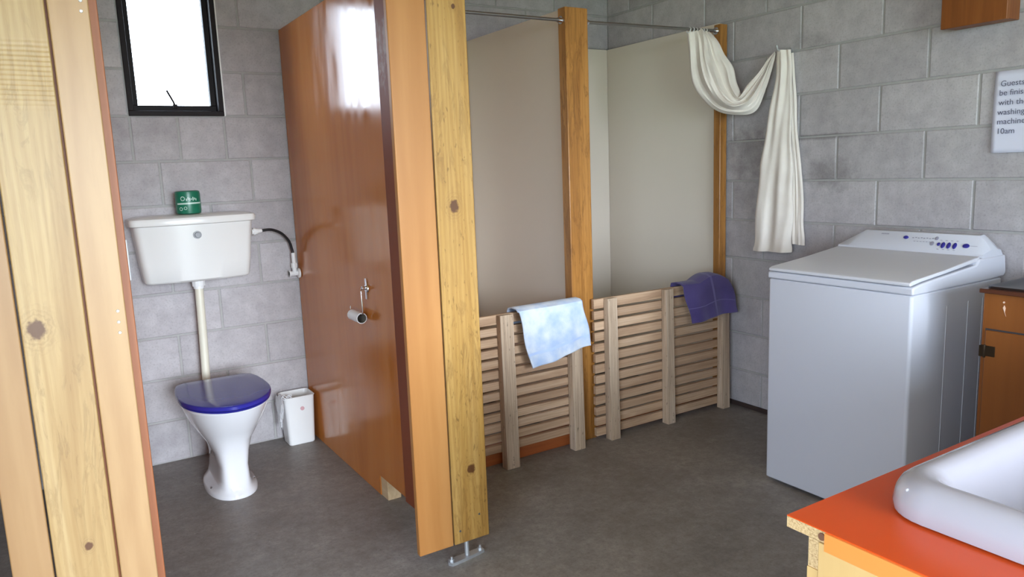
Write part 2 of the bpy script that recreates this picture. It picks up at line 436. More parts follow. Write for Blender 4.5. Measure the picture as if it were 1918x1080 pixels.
# toilet window
wd = thing('window_1', 'small dark-framed window above the toilet', 'window', (-2.5, 0, 1.6)); wd['kind'] = 'structure'
del wd['category']; del wd['label']
bm = bmesh.new()
x0, x1, z0, z1 = -2.70, -2.30, 1.60, 2.20
for a in ((x0, x1, -0.008, 0.10, z0, z0+0.022), (x0, x1, -0.008, 0.10, z1-0.022, z1), (x0, x0+0.022, -0.008, 0.10, z0+0.022, z1-0.022), (x1-0.022, x1, -0.008, 0.10, z0+0.022, z1-0.022)): bm_box(bm, *a)
obj('window_frame', bm, M_frame, wd, bevel=0.002)
bm = bmesh.new()
a0, a1, c0, c1 = x0+0.022, x1-0.022, z0+0.022, z1-0.022
for a in ((a0, a1, 0.045, 0.085, c0, c0+0.028), (a0, a1, 0.045, 0.085, c1-0.028, c1), (a0, a0+0.024, 0.045, 0.085, c0+0.028, c1-0.028), (a1-0.024, a1, 0.045, 0.085, c0+0.028, c1-0.028)): bm_box(bm, *a)
sash = obj('sash', bm, M_frame, wd, bevel=0.002)
obj('pane', box(a0+0.02, a1-0.02, 0.064, 0.068, c0+0.02, c1-0.02), M_glass, sash)
bm = bmesh.new(); tube(bm, [(-2.502, 0.046, 1.650), (-2.508, 0.035, 1.664), (-2.532, 0.035, 1.716)], 0.0045, 8); bm_box(bm, -2.512, -2.494, 0.026, 0.046, 1.638, 1.654)
obj('window_stay', bm, M_frame, wd)
obj('sealant_bead', box(x1, x1+0.006, -0.006, 0.002, z0, z1), M_plastic, wd)

def worn_mat():
    t = NT('worn_brown_paint')
    n = t.noise(38, 4, t.mapping((1, 1, 0.35)), 0.7); s_ = t.new('ShaderNodeSeparateXYZ'); t.link(t.obj(), s_.inputs[0])
    band = t.math('MULTIPLY', t.maprange(s_.outputs['Z'], 1.55, 1.68, 0, 1, True), t.maprange(s_.outputs['Z'], 1.80, 1.86, 1, 0, True))
    c = t.mix(t.noise(3, 3), srgb(140, 74, 46), srgb(120, 62, 38))
    c = t.mix(t.math('MULTIPLY', t.maprange(n, 0.48, 0.60, 0, 0.8), band), c, srgb(176, 158, 152))
    t.color(c); t.set(Roughness=0.55); t.b.inputs['Specular IOR Level'].default_value = 0.25; return t.m
M_worn = worn_mat()
# ------------------------------------------------------------------ toilet cubicle partitions
def cover_screws(par, pts, y):
    for (x, z) in pts:
        bm = bmesh.new(); tube(bm, [(x, y+0.001, z), (x, y-0.0015, z)], [0.0045, 0.0035], 10)
        obj('screw', bm, M_rail, par)
def wloc(par, ks):
    o = WLOC[par.name]; return [(k[0]-o.x, k[1]-o.z, k[2]) for k in ks]
PT = thing('cubicle_partition', 'tall brown varnished partition between toilet and showers, ending in an orange board and knotty post', 'partition', (-1.99, -0.8, 0))
bm = bmesh.new(); prism(bm, [(-1.60, 0.085), (-0.95, 0.085), (-0.95, 0.0), (-0.012, 0.0), (-0.012, 2.0), (-1.60, 2.0)], 'x', -2.02, -1.955)
obj('panel', bm, M_panel, PT, bevel=0.002)
M_postA = wood('knotty_pine', srgb(172, 132, 66), srgb(132, 88, 34), srgb(188, 152, 90), 0.45, grain=1.4, speck=0.5, bump=0.25, stretch=0.05, figure=0.45,
               knots=wloc(PT, [(-1.975, 1.20, 0.018), (-1.945, 1.80, 0.007), (-1.96, 0.33, 0.016)]))
obj('edge_batten', box(-2.034, -2.0205, -1.62, -1.240, 0.085, 2.06), M_worn, PT, bevel=0.002, label='dark brown batten with flaking paint')
bm = box(-2.036, -1.90, -1.617, -1.6005, 0.085, 2.3); obj('backing_batten', bm, M_panel, PT)
obj('cover_board', box(-2.163, -2.0405, -1.645, -1.622, 0.082, 2.3), M_orangewood, PT, bevel=0.003, label='smooth orange oiled cover board')
obj('end_post', box(-2.034, -1.902, -1.642, -1.618, 0.080, 2.3), M_postA, PT, bevel=0.003, label='knotty yellow pine board')
obj('runner_block', box(-2.017, -1.96, -1.02, -0.951, 0.0, 0.084), wood('raw_pine', srgb(214, 186, 146), srgb(188, 154, 112), srgb(226, 202, 166), 0.7, axis='y'), PT, bevel=0.002, label='raw pale timber block under the panel')
bm = bmesh.new(); tube(bm, [(-1.973, -1.605, 0.012), (-1.973, -1.605, 0.085)], 0.008, 14)
poly = [(-2.048, -1.612), (-2.040, -1.628), (-1.99, -1.622), (-1.93, -1.612), (-1.905, -1.605), (-1.905, -1.585), (-1.935, -1.585), (-1.99, -1.59), (-2.04, -1.592)]
prism(bm, poly, 'z', 0.0, 0.011)
for (x, y) in ((-2.034, -1.609), (-1.917, -1.596)): tube(bm, [(x, y, 0.011), (x, y, 0.018)], 0.008, 6); tube(bm, [(x, y, 0.018), (x, y, 0.026)], 0.004, 8)
obj('floor_foot', bm, M_steel, PT, smooth=True, label='galvanised bolt-down foot')
cover_screws(PT, [(-2.013, 0.125), (-1.938, 0.165)], -1.642)

PL = thing('cubicle_partition', 'pale timber partition end at the left edge, two smooth boards flanking a knotty board', 'partition', (-3.06, -0.8, 0))
bm = bmesh.new(); bm_box(bm, -3.105, -3.04, -1.60, -0.012, 0.085, 2.0)
obj('panel', bm, M_panel, PL, bevel=0.002)
M_postL = wood('pale_knotty_pine', srgb(184, 152, 102), srgb(154, 116, 68), srgb(196, 168, 122), 0.42, grain=1.3, bump=0.22, stretch=0.05, figure=0.35, sawn=(1.46-0.0, 1.66),
               knots=wloc(PL, [(-3.112, 0.972, 0.022), (-3.066, 0.405, 0.010)]))
M_boardL = wood('pale_oiled_board', srgb(176, 138, 94), srgb(152, 110, 68), srgb(190, 154, 110), 0.4, grain=0.35, stretch=0.12, bump=0.05)
obj('backing_batten', box(-3.02, -2.898, -1.617, -1.595, 0.085, 2.3), M_stop, PL, bevel=0.002)
obj('cover_board', box(-3.003, -2.918, -1.645, -1.6185, 0.082, 2.3), M_boardL, PL, bevel=0.003)
obj('cover_board', box(-3.232, -3.147, -1.645, -1.6185, 0.082, 2.3), M_boardL, PL, bevel=0.003)
obj('end_post', box(-3.143, -3.008, -1.641, -1.6185, 0.080, 2.3), M_postL, PL, bevel=0.003, label='pale knotty pine board')
cover_screws(PL, [(-2.936, 0.996), (-2.937, 0.968), (-2.937, 0.941), (-2.934, 1.737), (-2.935, 1.713)], -1.645)

# ------------------------------------------------------------------ shower cubicles
M_post = wood('oiled_pine_post', srgb(176, 122, 58), srgb(136, 86, 36), srgb(194, 140, 76), 0.38, grain=1.4, figure=0.6, bump=0.15, coat=0.2)
t = obj('shower_post', box(-1.034, -0.910, -0.97, -0.915, 0, 1.998), M_post, bevel=0.003)
tag(t, 'wide honey pine post standing between the two shower openings', 'post')
t = obj('shower_post', box(-0.066, -0.016, -0.97, -0.925, 0, 1.988), M_post, bevel=0.004)
tag(t, 'narrow pine post against the block wall at the right end of the showers', 'post')
t = obj('shower_divider', box(-1.008, -0.965, -0.914, -0.008, 0, 2.0), M_lining, bevel=0.002); tag(t, 'cream dividing panel between the two showers', 'panel')
t = obj('wall_lining', box(-0.030, -0.006, -0.924, -0.006, 0, 2.0), M_lining, bevel=0.002); tag(t, 'cream lining sheet on the right wall of the far shower', 'panel')
t = obj('wall_lining', box(-0.964, -0.031, -0.028, -0.006, 0, 2.0), M_lining, bevel=0.002); tag(t, 'cream lining strip on the back wall of the far shower', 'panel')
t = obj('wall_lining', box(-1.953, -1.0095, -0.028, -0.006, 0, 2.0), M_lining, bevel=0.002); tag(t, 'cream lining sheet on the back wall of the near shower', 'panel')
t = obj('shower_kerb', box(-1.952, -1.036, -0.965, -0.93, 0, 0.085), M_hob, bevel=0.002); tag(t, 'orange-brown kerb board on the floor under the near slatted board', 'kerb')
t = obj('shower_kerb', box(-0.908, -0.068, -0.965, -0.93, 0, 0.085), M_hob, bevel=0.002); tag(t, 'brown kerb board on the floor under the far slatted board', 'kerb')
# curtain rail in two lengths
def rail(a, b, label):
    r = thing('curtain_rail', label, 'curtain rail', ((a+b)/2, -0.945, 1.935))
    bm = bmesh.new(); tube(bm, [(a, -0.945, 1.944), (b, -0.945, 1.956 if b > -0.5 else 1.944)], 0.0075, 12); obj('rod', bm, M_rail, r, smooth=True)
    for x, z in ((a, 1.944), (b, 1.956 if b > -0.5 else 1.944)):
        s = 1 if x == a else -1
        bm = bmesh.new(); tube(bm, [(x, -0.945, z), (x+s*0.006, -0.945, z)], 0.018, 14); tube(bm, [(x+s*0.006, -0.945, z), (x+s*0.02, -0.945, z)], 0.0105, 14); obj('flange', bm, M_chrome, r, smooth=True)
    return r
rail(-1.9525, -1.0355, 'thin steel curtain rail over the near shower opening')
rail(-0.9085, -0.0675, 'thin steel curtain rail over the far shower opening')

# slatted duckboards stood on edge against the shower fronts
def duckboard(name_label, xa, xb, bearers, zb):
    r = thing('slatted_board', name_label, 'slatted board', ((xa+xb)/2, -1.0, 0))
    bm = bmesh.new(); n = 13; pitch = (0.695-zb)/n; lay = bm.verts.layers.float.new('tone')
    for k in range(n):
        z0 = zb+k*pitch; d = random.uniform(-0.001, 0.001)
        g = 0.0125+random.uniform(-0.0015, 0.0015)
        if k == n-1: g = 0.006
        yy = -1.002+0.0*(z0)
        tv = random.random()
        for v in bm_box(bm, xa+random.uniform(0, 0.004), xb-random.uniform(0, 0.004), -1.006+d, -0.986+d, z0, z0+pitch-g): v[lay] = tv
    obj('slats', bm, M_duck, r, bevel=0.002)
    for (x0, x1) in bearers:
        bm = bmesh.new(); prism(bm, [(-1.052, 0.0), (-1.0075, 0.0), (-1.0075, 0.688), (-1.040, 0.690)], 'x', x0, x1)
        obj('bearer', bm, M_duckv, r, bevel=0.002)
    return r
duckboard('weathered slatted timber board leaning on the near shower front, blue towel over it', -1.86, -1.036, [(-1.84, -1.78), (-1.468, -1.402), (-1.098, -1.037)], 0.07)
duckboard('weathered slatted timber board leaning on the far shower front, purple towel over it', -0.936, -0.045, [(-0.880, -0.824), (-0.513, -0.462), (-0.118, -0.066)], 0.02)

# ------------------------------------------------------------------ cloth
def cloth_strip(name, L, R, depth, folds, mats, m=8, n=56, amp=0.35, closed=True, flatn=None, seed=1):
    """closed bunch of cloth swept along paired left and right edge points"""
    rnd = random.Random(seed)
    L = catmull(L, m); R = catmull(R, m); rings = []
    ph = [rnd.uniform(0, 6.28) for _ in range(6)]
    N = len(L)
    for i in range(N):
        a, b = L[i], R[i]; t = i/(N-1)
        c = (a+b)/2; h = (b-a)/2
        tan = ((L[min(i+1, N-1)]+R[min(i+1, N-1)])-(L[max(i-1, 0)]+R[max(i-1, 0)])).normalized()
        nrm = flatn if flatn is not None else tan.cross(h).normalized()
        nrm = Vector(nrm).normalized()
        if nrm.dot(Vector((-0.6, -0.8, 0.2))) < 0: nrm = -nrm
        dd = depth(t) if callable(depth) else depth
        ring = []
        for k in range(n):
            th = 2*pi*k/n; s = cos(th)
            f = 0.5*sin(folds*1.0*s*3.1+ph[0]+2.5*t)+0.32*sin(folds*2.1*s*3.1+ph[1]-4*t)+0.2*sin(folds*3.7*s*3.1+ph[2]+6*t)
            edge = 1-0.6*abs(s)**4
            p = c+h*s*(1+0.04*sin(9*t*pi+ph[3]))+nrm*dd*sin(th)*(1+amp*f*edge)+nrm*(dd*amp*0.55*f*(1 if sin(th) > 0 else -0.6)*abs(sin(th))**0.5)
            ring.append(p)
        rings.append(ring)
    bm = bmesh.new(); loft(bm, rings); return bm
CU = thing('shower_curtain', 'cream cloth curtain pulled aside from the rail, looped over a wall hook and hanging', 'curtain', (-0.08, -1.2, 0.85))
swL = [(-0.262,-0.938,1.934),(-0.262,-0.94,1.87),(-0.255,-0.945,1.765),(-0.235,-0.965,1.665),(-0.205,-1.004,1.592),(-0.172,-1.064,1.547),(-0.135,-1.130,1.525),(-0.105,-1.190,1.524),(-0.084,-1.232,1.558),(-0.070,-1.262,1.64),(-0.062,-1.286,1.725),(-0.055,-1.302,1.790)]
swR = [(-0.150,-0.975,1.936),(-0.152,-1.045,1.872),(-0.145,-1.083,1.805),(-0.132,-1.115,1.743),(-0.125,-1.134,1.680),(-0.122,-1.148,1.632),(-0.118,-1.158,1.618),(-0.112,-1.168,1.640),(-0.100,-1.190,1.675),(-0.082,-1.236,1.727),(-0.068,-1.272,1.773),(-0.058,-1.300,1.806)]
bm = cloth_strip('swag', swL, swR, lambda t: 0.022+0.030*sin(pi*min(1, t*1.15))**1 if t < 0.85 else 0.022, 1.9, None, seed=4, amp=0.5, n=72)
obj('swag', bm, M_curtain, CU, smooth=True)
tlL = [(-0.05,-1.303,1.808),(-0.05,-1.306,1.722),(-0.052,-1.292,1.625),(-0.055,-1.262,1.478),(-0.058,-1.238,1.327),(-0.060,-1.222,1.223),(-0.062,-1.208,1.039),(-0.062,-1.197,0.900),(-0.062,-1.194,0.855)]
tlR = [(-0.045,-1.378,1.803),(-0.045,-1.386,1.712),(-0.047,-1.390,1.58),(-0.05,-1.394,1.45),(-0.052,-1.404,1.296),(-0.054,-1.412,1.171),(-0.056,-1.416,1.047),(-0.058,-1.416,0.92),(-0.058,-1.414,0.862)]
bm = cloth_strip('tail', tlL, tlR, lambda t: 0.017+0.012*t, 0.85, None, seed=9, amp=0.55, flatn=(-1, -0.15, 0), n=72)
obj('tail', bm, M_curtain, CU, smooth=True)
bkL = [(-0.022,-1.33,1.78),(-0.022,-1.35,1.60),(-0.022,-1.37,1.40),(-0.024,-1.38,1.2),(-0.026,-1.385,1.0),(-0.026,-1.385,0.90)]
bkR = [(-0.022,-1.374,1.79),(-0.022,-1.396,1.60),(-0.022,-1.408,1.42),(-0.022,-1.442,1.19),(-0.022,-1.452,1.0),(-0.022,-1.462,0.895)]
bm = cloth_strip('under', bkL, bkR, 0.010, 1.2, None, seed=12, amp=0.5, flatn=(-1, -0.15, 0))
obj('under_fold', bm, M_curtain, CU, smooth=True)
for x in (-0.262, -0.238, -0.215, -0.192, -0.168, -0.148):
    bm = bmesh.new(); c = Vector((x, -0.945, 1.9545))
    tube(bm, [c+Vector((0.005*sin(a), 0.013*cos(a), 0.013*sin(a)-0.006)) for a in [2*pi*k/16 for k in range(17)]], 0.0022, 8)
    obj('curtain_ring', bm, M_plastic, CU, smooth=True)
bm = bmesh.new(); tube(bm, [(-0.001, -1.335, 1.805), (-0.05, -1.335, 1.800), (-0.085, -1.335, 1.806), (-0.092, -1.335, 1.826)], 0.005, 10); tube(bm, [(0, -1.335, 1.805), (-0.005, -1.335, 1.805)], 0.014, 12)
tag(obj('wall_hook', bm, M_steel, smooth=True), 'steel hook on the block wall holding up the curtain loop', 'hook')

def towel(name, TL, TR, BL, BR, backlen, mat, stripe, label, thick=0.006, seed=2, stripes=(), topfun=None, yfront=-1.066, bulge=None):
    rnd = random.Random(seed); nu, nv = 48, 44
    bm = bmesh.new(); TL, TR, BL, BR = map(Vector, (TL, TR, BL, BR)); ph = [rnd.uniform(0, 6) for _ in range(6)]
    grid = []
    vb = 10                                  # rows behind and over the top
    for j in range(nv+vb):
        row = []
        for i in range(nu+1):
            u = i/nu
            top = TL.lerp(TR, u)
            if topfun: top = topfun(u, top)
            if j < vb:
                q = j/(vb-1)                  # 0 back hem .. 1 crown front
                yb = -0.974; yf = top.y
                if q < 0.6: p = Vector((top.x, yb+0.002*sin(u*9+ph[0]), top.z-backlen*(1-q/0.6)-0.006))
                else:
                    a = (q-0.6)/0.4*pi
                    p = Vector((top.x, (yb+yf)/2+(yb-yf)/2*cos(a), top.z-0.006+0.012*sin(a)))
            else:
                v = (j-vb+1)/nv
                bot = BL.lerp(BR, u)
                p = top.lerp(bot, v)
                amp = 0.004+0.010*v
                p.y += -amp*(0.5+0.5*sin(u*7.5+ph[1]+v*1.5))-0.004*sin(u*17+ph[2])*v
                p.x += 0.005*sin(v*7+ph[3])*(2*u-1)
                p.z += 0.004*sin(u*5+ph[4])*v
                if bulge: p = bulge(u, v, p)
            row.append(bm.verts.new(p))
        grid.append(row)
    for j in range(len(grid)-1):
        for i in range(nu):
            f = bm.faces.new((grid[j][i], grid[j][i+1], grid[j+1][i+1], grid[j+1][i]))
            v = (j-vb+1)/nv; u = i/nu
            for (kind, a, b) in stripes:
                if (kind == 'v' and a <= v <= b) or (kind == 'u' and a <= u <= b and v >= -0.2): f.material_index = 1
    o = obj(name, bm, [mat, stripe], smooth=True)
    s = o.modifiers.new('thick', 'SOLIDIFY'); s.thickness = thick; s.offset = 0
    tag(o, label, 'towel'); return o
towel('towel', (-1.392, -1.062, 0.706), (-1.045, -1.062, 0.708), (-1.338, -1.072, 0.446), (-1.010, -1.072, 0.495), 0.10, M_towelb, M_towelbl,
      'pale blue towel draped askew over the near slatted board', stripes=[('v', 0.74, 0.78)], seed=3)
def ptop(u, p):
    p = p.copy(); p.z += 0.032*max(0, sin(pi*min(1, max(0, (u-0.35)/0.65)))); p.y += -0.012*u; return p
def pb(u, v, p):
    p.x += 0.035*v*max(0, u-0.6); p.y -= 0.03*max(0, u-0.55)*sin(pi*min(1, v))
    return p
towel('towel', (-0.420, -1.060, 0.706), (-0.118, -1.068, 0.704), (-0.365, -1.070, 0.508), (-0.085, -1.090, 0.530), 0.10, M_towelp, M_toweline,
      'dark purple towel draped over the far slatted board by the block wall', stripes=[('v', 0.60, 0.635), ('u', 0.56, 0.585)], seed=5, topfun=ptop, bulge=pb)  # upright band is a fold line put in as a lighter colour

# ------------------------------------------------------------------ toilet
TO = thing('toilet', 'white ceramic toilet pan with closed navy blue lid', 'toilet', (-2.51, -0.45, 0))
cx = -2.512
rings = []
for (z, cy, a, b, e) in ((0, -0.43, 0.104, 0.200, 2.3), (0.014, -0.43, 0.104, 0.200, 2.3), (0.022, -0.43, 0.098, 0.193, 2.4), (0.040, -0.435, 0.074, 0.178, 3.4), (0.07, -0.44, 0.062, 0.168, 5.5), (0.13, -0.445, 0.058, 0.160, 6.0), (0.19, -0.45, 0.070, 0.164, 4.2),
                         (0.24, -0.455, 0.094, 0.175, 2.6), (0.29, -0.465, 0.124, 0.200, 2.4), (0.34, -0.480, 0.149, 0.226, 2.3), (0.38, -0.49, 0.163, 0.240, 2.3), (0.400, -0.495, 0.168, 0.246, 2.3), (0.408, -0.495, 0.163, 0.240, 2.3)):
    rings.append([(x, y, z) for x, y in superell(cx, cy, a, b, e, 56)])
bm = bmesh.new(); loft(bm, rings)
tube(bm, [(cx, -0.30, 0.33), (cx, -0.22, 0.335), (cx, -0.165, 0.335)], [0.05, 0.042, 0.038], 20)      # flush horn
tube(bm, [(cx, -0.32, 0.20), (cx, -0.20, 0.17), (cx, -0.10, 0.17), (cx, -0.004, 0.17)], [0.06, 0.05, 0.05, 0.05], 20)   # outlet to the wall
obj('pan', bm, M_white, TO, smooth=True)
def lid_outline(s, y_back=-0.262, n=64):
    out = []
    for k in range(n+1):                       # from back right round the front to back left
        t = pi*k/n
        hw = 0.182
        yy = -0.50-0.262*sin(t)
        xx = hw*cos(t)
        out.append((cx+0.002+xx*s, yy*1.0))
    out = [(cx+0.130*s, y_back), (cx+0.160*s, -0.285), (cx+0.176*s, -0.35), (cx+0.183*s, -0.43)]+out+[(cx-0.179*s, -0.43), (cx-0.172*s, -0.35), (cx-0.156*s, -0.285), (cx-0.126*s, y_back)]
    return out
def slab(z0, z1, s, dome=0.0, edge=0.005):
    bm = bmesh.new(); o = lid_outline(s); c = Vector((cx, -0.5))
    def sc(q): return [(c.x+(x-c.x)*q, c.y+(y-c.y)*q) for x, y in o]
    L = [(z0, 0.985), (z0+edge*0.5, 1.0), (z1-edge, 1.0), (z1-edge*0.3, 0.988), (z1, 0.965), (z1+dome*0.5, 0.7), (z1+dome, 0.35)]
    loft(bm, [[(x, y, z) for x, y in sc(q)] for z, q in L]); return bm
obj('seat', slab(0.409, 0.4165, 0.975), M_blue, TO, smooth=True)
lid = obj('lid', slab(0.418, 0.437, 1.0, 0.002), M_blue, TO, smooth=True)
for s in (-1, 1):
    bm = bmesh.new(); tube(bm, [(cx+s*0.075-0.018, -0.268, 0.420), (cx+s*0.075+0.018, -0.268, 0.420)], 0.011, 14); obj('hinge', bm, M_blue, TO, smooth=True)
for s in (-1, 1):
    bm = bmesh.new(); tube(bm, [(cx+s*0.084, -0.50, 0.012), (cx+s*0.084, -0.50, 0.030)], [0.010, 0.008], 12); obj('floor_bolt', bm, M_chrome, TO, smooth=True)

CI = thing('cistern', 'white plastic cistern hung on the block wall above the toilet, with a long flush pipe', 'cistern', (-2.505, -0.1, 0.86))
def cist_ring(z, w, d, bul, cxx=-2.500, n=20, rc=0.035):
    pts = []
    # front bulged edge from left to right with rounded corners, then flat back
    for k in range(7):
        a = pi+pi/2*k/6
        pts.append((cxx-w+rc+rc*cos(a), -d+rc+rc*sin(a)))
    for k in range(1, n):
        x = -w+rc+(2*w-2*rc)*k/n
        pts.append((cxx+x, -d-bul*(1-(x/(w-rc))**2)))
    for k in range(7):
        a = 3*pi/2+pi/2*k/6
        pts.append((cxx+w-rc+rc*cos(a), -d+rc+rc*sin(a)))
    pts += [(cxx+w, -0.008), (cxx-w, -0.008)]
    return [(x, y, z) for x, y in pts]
bm = bmesh.new(); loft(bm, [cist_ring(z, w, d, b) for z, w, d, b in ((0.861, 0.205, 0.118, 0.028), (0.863, 0.218, 0.128, 0.032), (0.872, 0.225, 0.136, 0.034), (0.95, 0.234, 0.146, 0.034), (1.122, 0.250, 0.160, 0.032))])
obj('tank', bm, M_cist, CI, smooth=True)
bm = bmesh.new(); loft(bm, [cist_ring(z, w, d, b) for z, w, d, b in ((1.118, 0.256, 0.163, 0.032), (1.122, 0.264, 0.170, 0.034), (1.140, 0.266, 0.172, 0.034), (1.150, 0.263, 0.168, 0.034), (1.157, 0.244, 0.155, 0.032), (1.162, 0.20, 0.12, 0.02))])
obj('tank_lid', bm, M_cist, CI, smooth=True)
bm = bmesh.new(); by = -0.196; tube(bm, [(-2.502, by+0.01, 1.073), (-2.502, by-0.004, 1.073)], 0.017, 24); tube(bm, [(-2.502, by-0.004, 1.073), (-2.502, by-0.010, 1.073)], [0.0125, 0.011], 24)
obj('flush_button', bm, M_btn, CI, smooth=True)
bm = bmesh.new(); tube(bm, [(-2.502, -0.085, 0.861), (-2.502, -0.085, 0.832)], 0.029, 10); tube(bm, [(-2.502, -0.085, 0.832), (-2.502, -0.085, 0.820)], 0.023, 16)
obj('pipe_nut', bm, M_plastic, CI, bevel=0.001)
bm = bmesh.new(); tube(bm, [(-2.502, -0.085, 0.82), (-2.506, -0.085, 0.60), (-2.512, -0.085, 0.40), (-2.512, -0.090, 0.365), (-2.512, -0.105, 0.342), (-2.512, -0.130, 0.335), (-2.512, -0.162, 0.335)], 0.0185, 18)
obj('flush_pipe', bm, M_pipe, CI, smooth=True)
bm = bmesh.new(); bm_box(bm, -2.785, -2.768, -0.016, -0.002, 0.88, 1.062); tube(bm, [(-2.777, -0.016, 1.04), (-2.777, -0.020, 1.04)], 0.004, 8); tube(bm, [(-2.777, -0.016, 0.90), (-2.777, -0.020, 0.90)], 0.004, 8)
tag(obj('wall_bracket', bm, M_plastic, bevel=0.002), 'slim upright white plastic strip screwed to the wall left of the cistern', 'bracket')
# water supply
HO = thing('water_hose', 'black flexible hose arching from the cistern to the wall tap', 'hose', (-2.12, -0.05, 0.9))
hp = catmull([(-2.205, -0.077, 1.061), (-2.165, -0.075, 1.064), (-2.135, -0.07, 1.058), (-2.098, -0.062, 1.038), (-2.066, -0.052, 1.000), (-2.052, -0.045, 0.955), (-2.049, -0.045, 0.938)], 6)
bm = bmesh.new(); tube(bm, hp, 0.0065, 12); obj('hose', bm, M_black, HO, smooth=True)
bm = bmesh.new(); tube(bm, [(-2.244, -0.078, 1.060), (-2.216, -0.077, 1.060)], 0.013, 14); tube(bm, [(-2.238, -0.077, 1.060), (-2.226, -0.077, 1.060)], 0.018, 8); tube(bm, [(-2.216, -0.077, 1.061), (-2.196, -0.075, 1.062)], [0.012, 0.009], 14); obj('coupling', bm, M_plastic, HO, smooth=True)
bm = bmesh.new(); tube(bm, [(-2.049, -0.045, 0.940), (-2.048, -0.045, 0.888)], 0.0105, 14); tube(bm, [(-2.048, -0.045, 0.890), (-2.048, -0.045, 0.866)], 0.0155, 8); obj('coupling', bm, M_plastic, HO, smooth=True)
VA = thing('stop_tap', 'white plastic stop tap on the wall at the end of the black hose', 'tap', (-2.05, -0.04, 0.84))
bm = bmesh.new(); tube(bm, [(-2.048, -0.045, 0.865), (-2.048, -0.045, 0.830)], 0.011, 14); tube(bm, [(-2.076, -0.045, 0.838), (-2.028, -0.045, 0.838)], 0.012, 14); tube(bm, [(-2.076, -0.045, 0.838), (-2.070, -0.045, 0.838)], 0.017, 14); tube(bm, [(-2.055, -0.045, 0.838), (-2.055, -0.004, 0.838)], 0.011, 14)
obj('tap_body', bm, M_plastic, VA, smooth=True)
bm = bmesh.new(); tube(bm, [(-2.034, -0.048, 0.838), (-2.0235, -0.048, 0.838)], 0.024, 20); obj('tap_handle', bm, M_plastic, VA, bevel=0.002)

# wrapped toilet roll on the cistern
M_green = simple('green_wrap', srgb(22, 110, 84), 0.35, var=0.2, scale=40)
M_greenw = simple('white_print', srgb(190, 215, 205), 0.4)
RO = thing('toilet_roll', 'green wrapped toilet roll standing on top of the cistern', 'toilet roll', (-2.51, -0.10, 1.1625))
bm = bmesh.new(); rc = Vector((-2.512, -0.100))
def cyl_ring(z, r, n=40): return [(rc.x+r*cos(2*pi*k/n), rc.y+r*sin(2*pi*k/n), z) for k in range(n)]
loft(bm, [cyl_ring(z, r) for z, r in ((1.163, 0.044), (1.167, 0.051), (1.18, 0.053), (1.25, 0.053), (1.262, 0.051), (1.266, 0.044), (1.263, 0.02))])
obj('wrapper', bm, M_green, RO, smooth=True)
def arc_patch(bm, a0, a1, z0f, z1f, r=0.0534, n=14):
    vs = []
    for k in range(n+1):
        a = a0+(a1-a0)*k/n; z0 = z0f(k/n); z1 = z1f(k/n)
        vs.append([bm.verts.new((rc.x+r*cos(a), rc.y+r*sin(a), z)) for z in (z0, z1)])
    for p, q in zip(vs, vs[1:]): bm.faces.new((p[0], q[0], q[1], p[1]))
bm = bmesh.new(); A0 = pi+0.45; A1 = 2*pi-0.5
arc_patch(bm, A0, A1, lambda t: 1.206+0.002*t, lambda t: 1.213+0.002*t)
for (c0, zc, rr) in ((pi+1.02, 1.232, 0.010), (pi+0.80, 1.187, 0.008), (pi+1.18, 1.190, 0.007)):   # ring and leaf motifs
    for k in range(16):
        a = 2*pi*k/16; b = 2*pi*(k+1)/16
        q = [(c0+rr/0.0534*cos(a), zc+rr*sin(a)), (c0+rr/0.0534*cos(b), zc+rr*sin(b)), (c0+0.7*rr/0.0534*cos(b), zc+0.7*rr*sin(b)), (c0+0.7*rr/0.0534*cos(a), zc+0.7*rr*sin(a))]
        bm.faces.new([bm.verts.new((rc.x+0.0534*cos(t_), rc.y+0.0534*sin(t_), z_)) for t_, z_ in q])
for k in range(7): arc_patch(bm, pi+1.28+0.13*k, pi+1.36+0.13*k, lambda t, k=k: 1.222+0.004*(k % 2), lambda t, k=k: 1.232+0.003*((k*2) % 3), n=2)
obj('print', bm, M_greenw, RO)

# holder with an empty core on the brown partition
HL = thing('roll_holder', 'chrome wire toilet roll holder on the brown partition', 'roll holder', (-2.04, -0.94, 0.75))
bm = bmesh.new()
tube(bm, [(-2.0205, -0.955, 0.865), (-2.027, -0.955, 0.865)], [0.018, 0.016], 18)
bm_box(bm, -2.0275, -2.0205, -0.962, -0.948, 0.822, 0.905)
tube(bm, [(-2.027, -0.955, 0.868), (-2.044, -0.958, 0.868)], 0.008, 12)
obj('plate', bm, M_chrome, HL, bevel=0.001)
bm = bmesh.new()
tube(bm, catmull([(-2.040, -0.957, 0.868), (-2.048, -0.962, 0.862), (-2.050, -0.965, 0.84), (-2.050, -0.968, 0.78), (-2.050, -0.962, 0.766), (-2.050, -0.940, 0.764), (-2.050, -0.85, 0.764), (-2.050, -0.832, 0.768), (-2.050, -0.830, 0.782)], 5), 0.003, 10)
obj('wire_arm', bm, M_chrome, HL, smooth=True)
bm = bmesh.new(); n = 32; rr, ri = 0.0215, 0.0185; ya, yb = -0.952, -0.845; cz = 0.748
for (r, flip) in ((rr, 0), (ri, 1)): pass
rg = lambda y, r: [(-2.050+r*cos(2*pi*k/n), y, cz+r*sin(2*pi*k/n)) for k in range(n)]
vs = [[bm.verts.new(p) for p in ring] for ring in (rg(ya, ri), rg(ya, rr), rg(yb, rr), rg(yb, ri))]
for a, b in zip(vs, vs[1:]+vs[:1]):
    for i in range(n): bm.faces.new((a[i], a[(i+1) % n], b[(i+1) % n], b[i]))
bm.faces.ensure_lookup_table()
o = obj('empty_roll', bm, [M_plastic, M_core], smooth=False)
for p in o.data.polygons:
    if p.index >= 3*n: p.material_index = 1
    p.use_smooth = True
o.data.set_sharp_from_angle(angle=0.7)
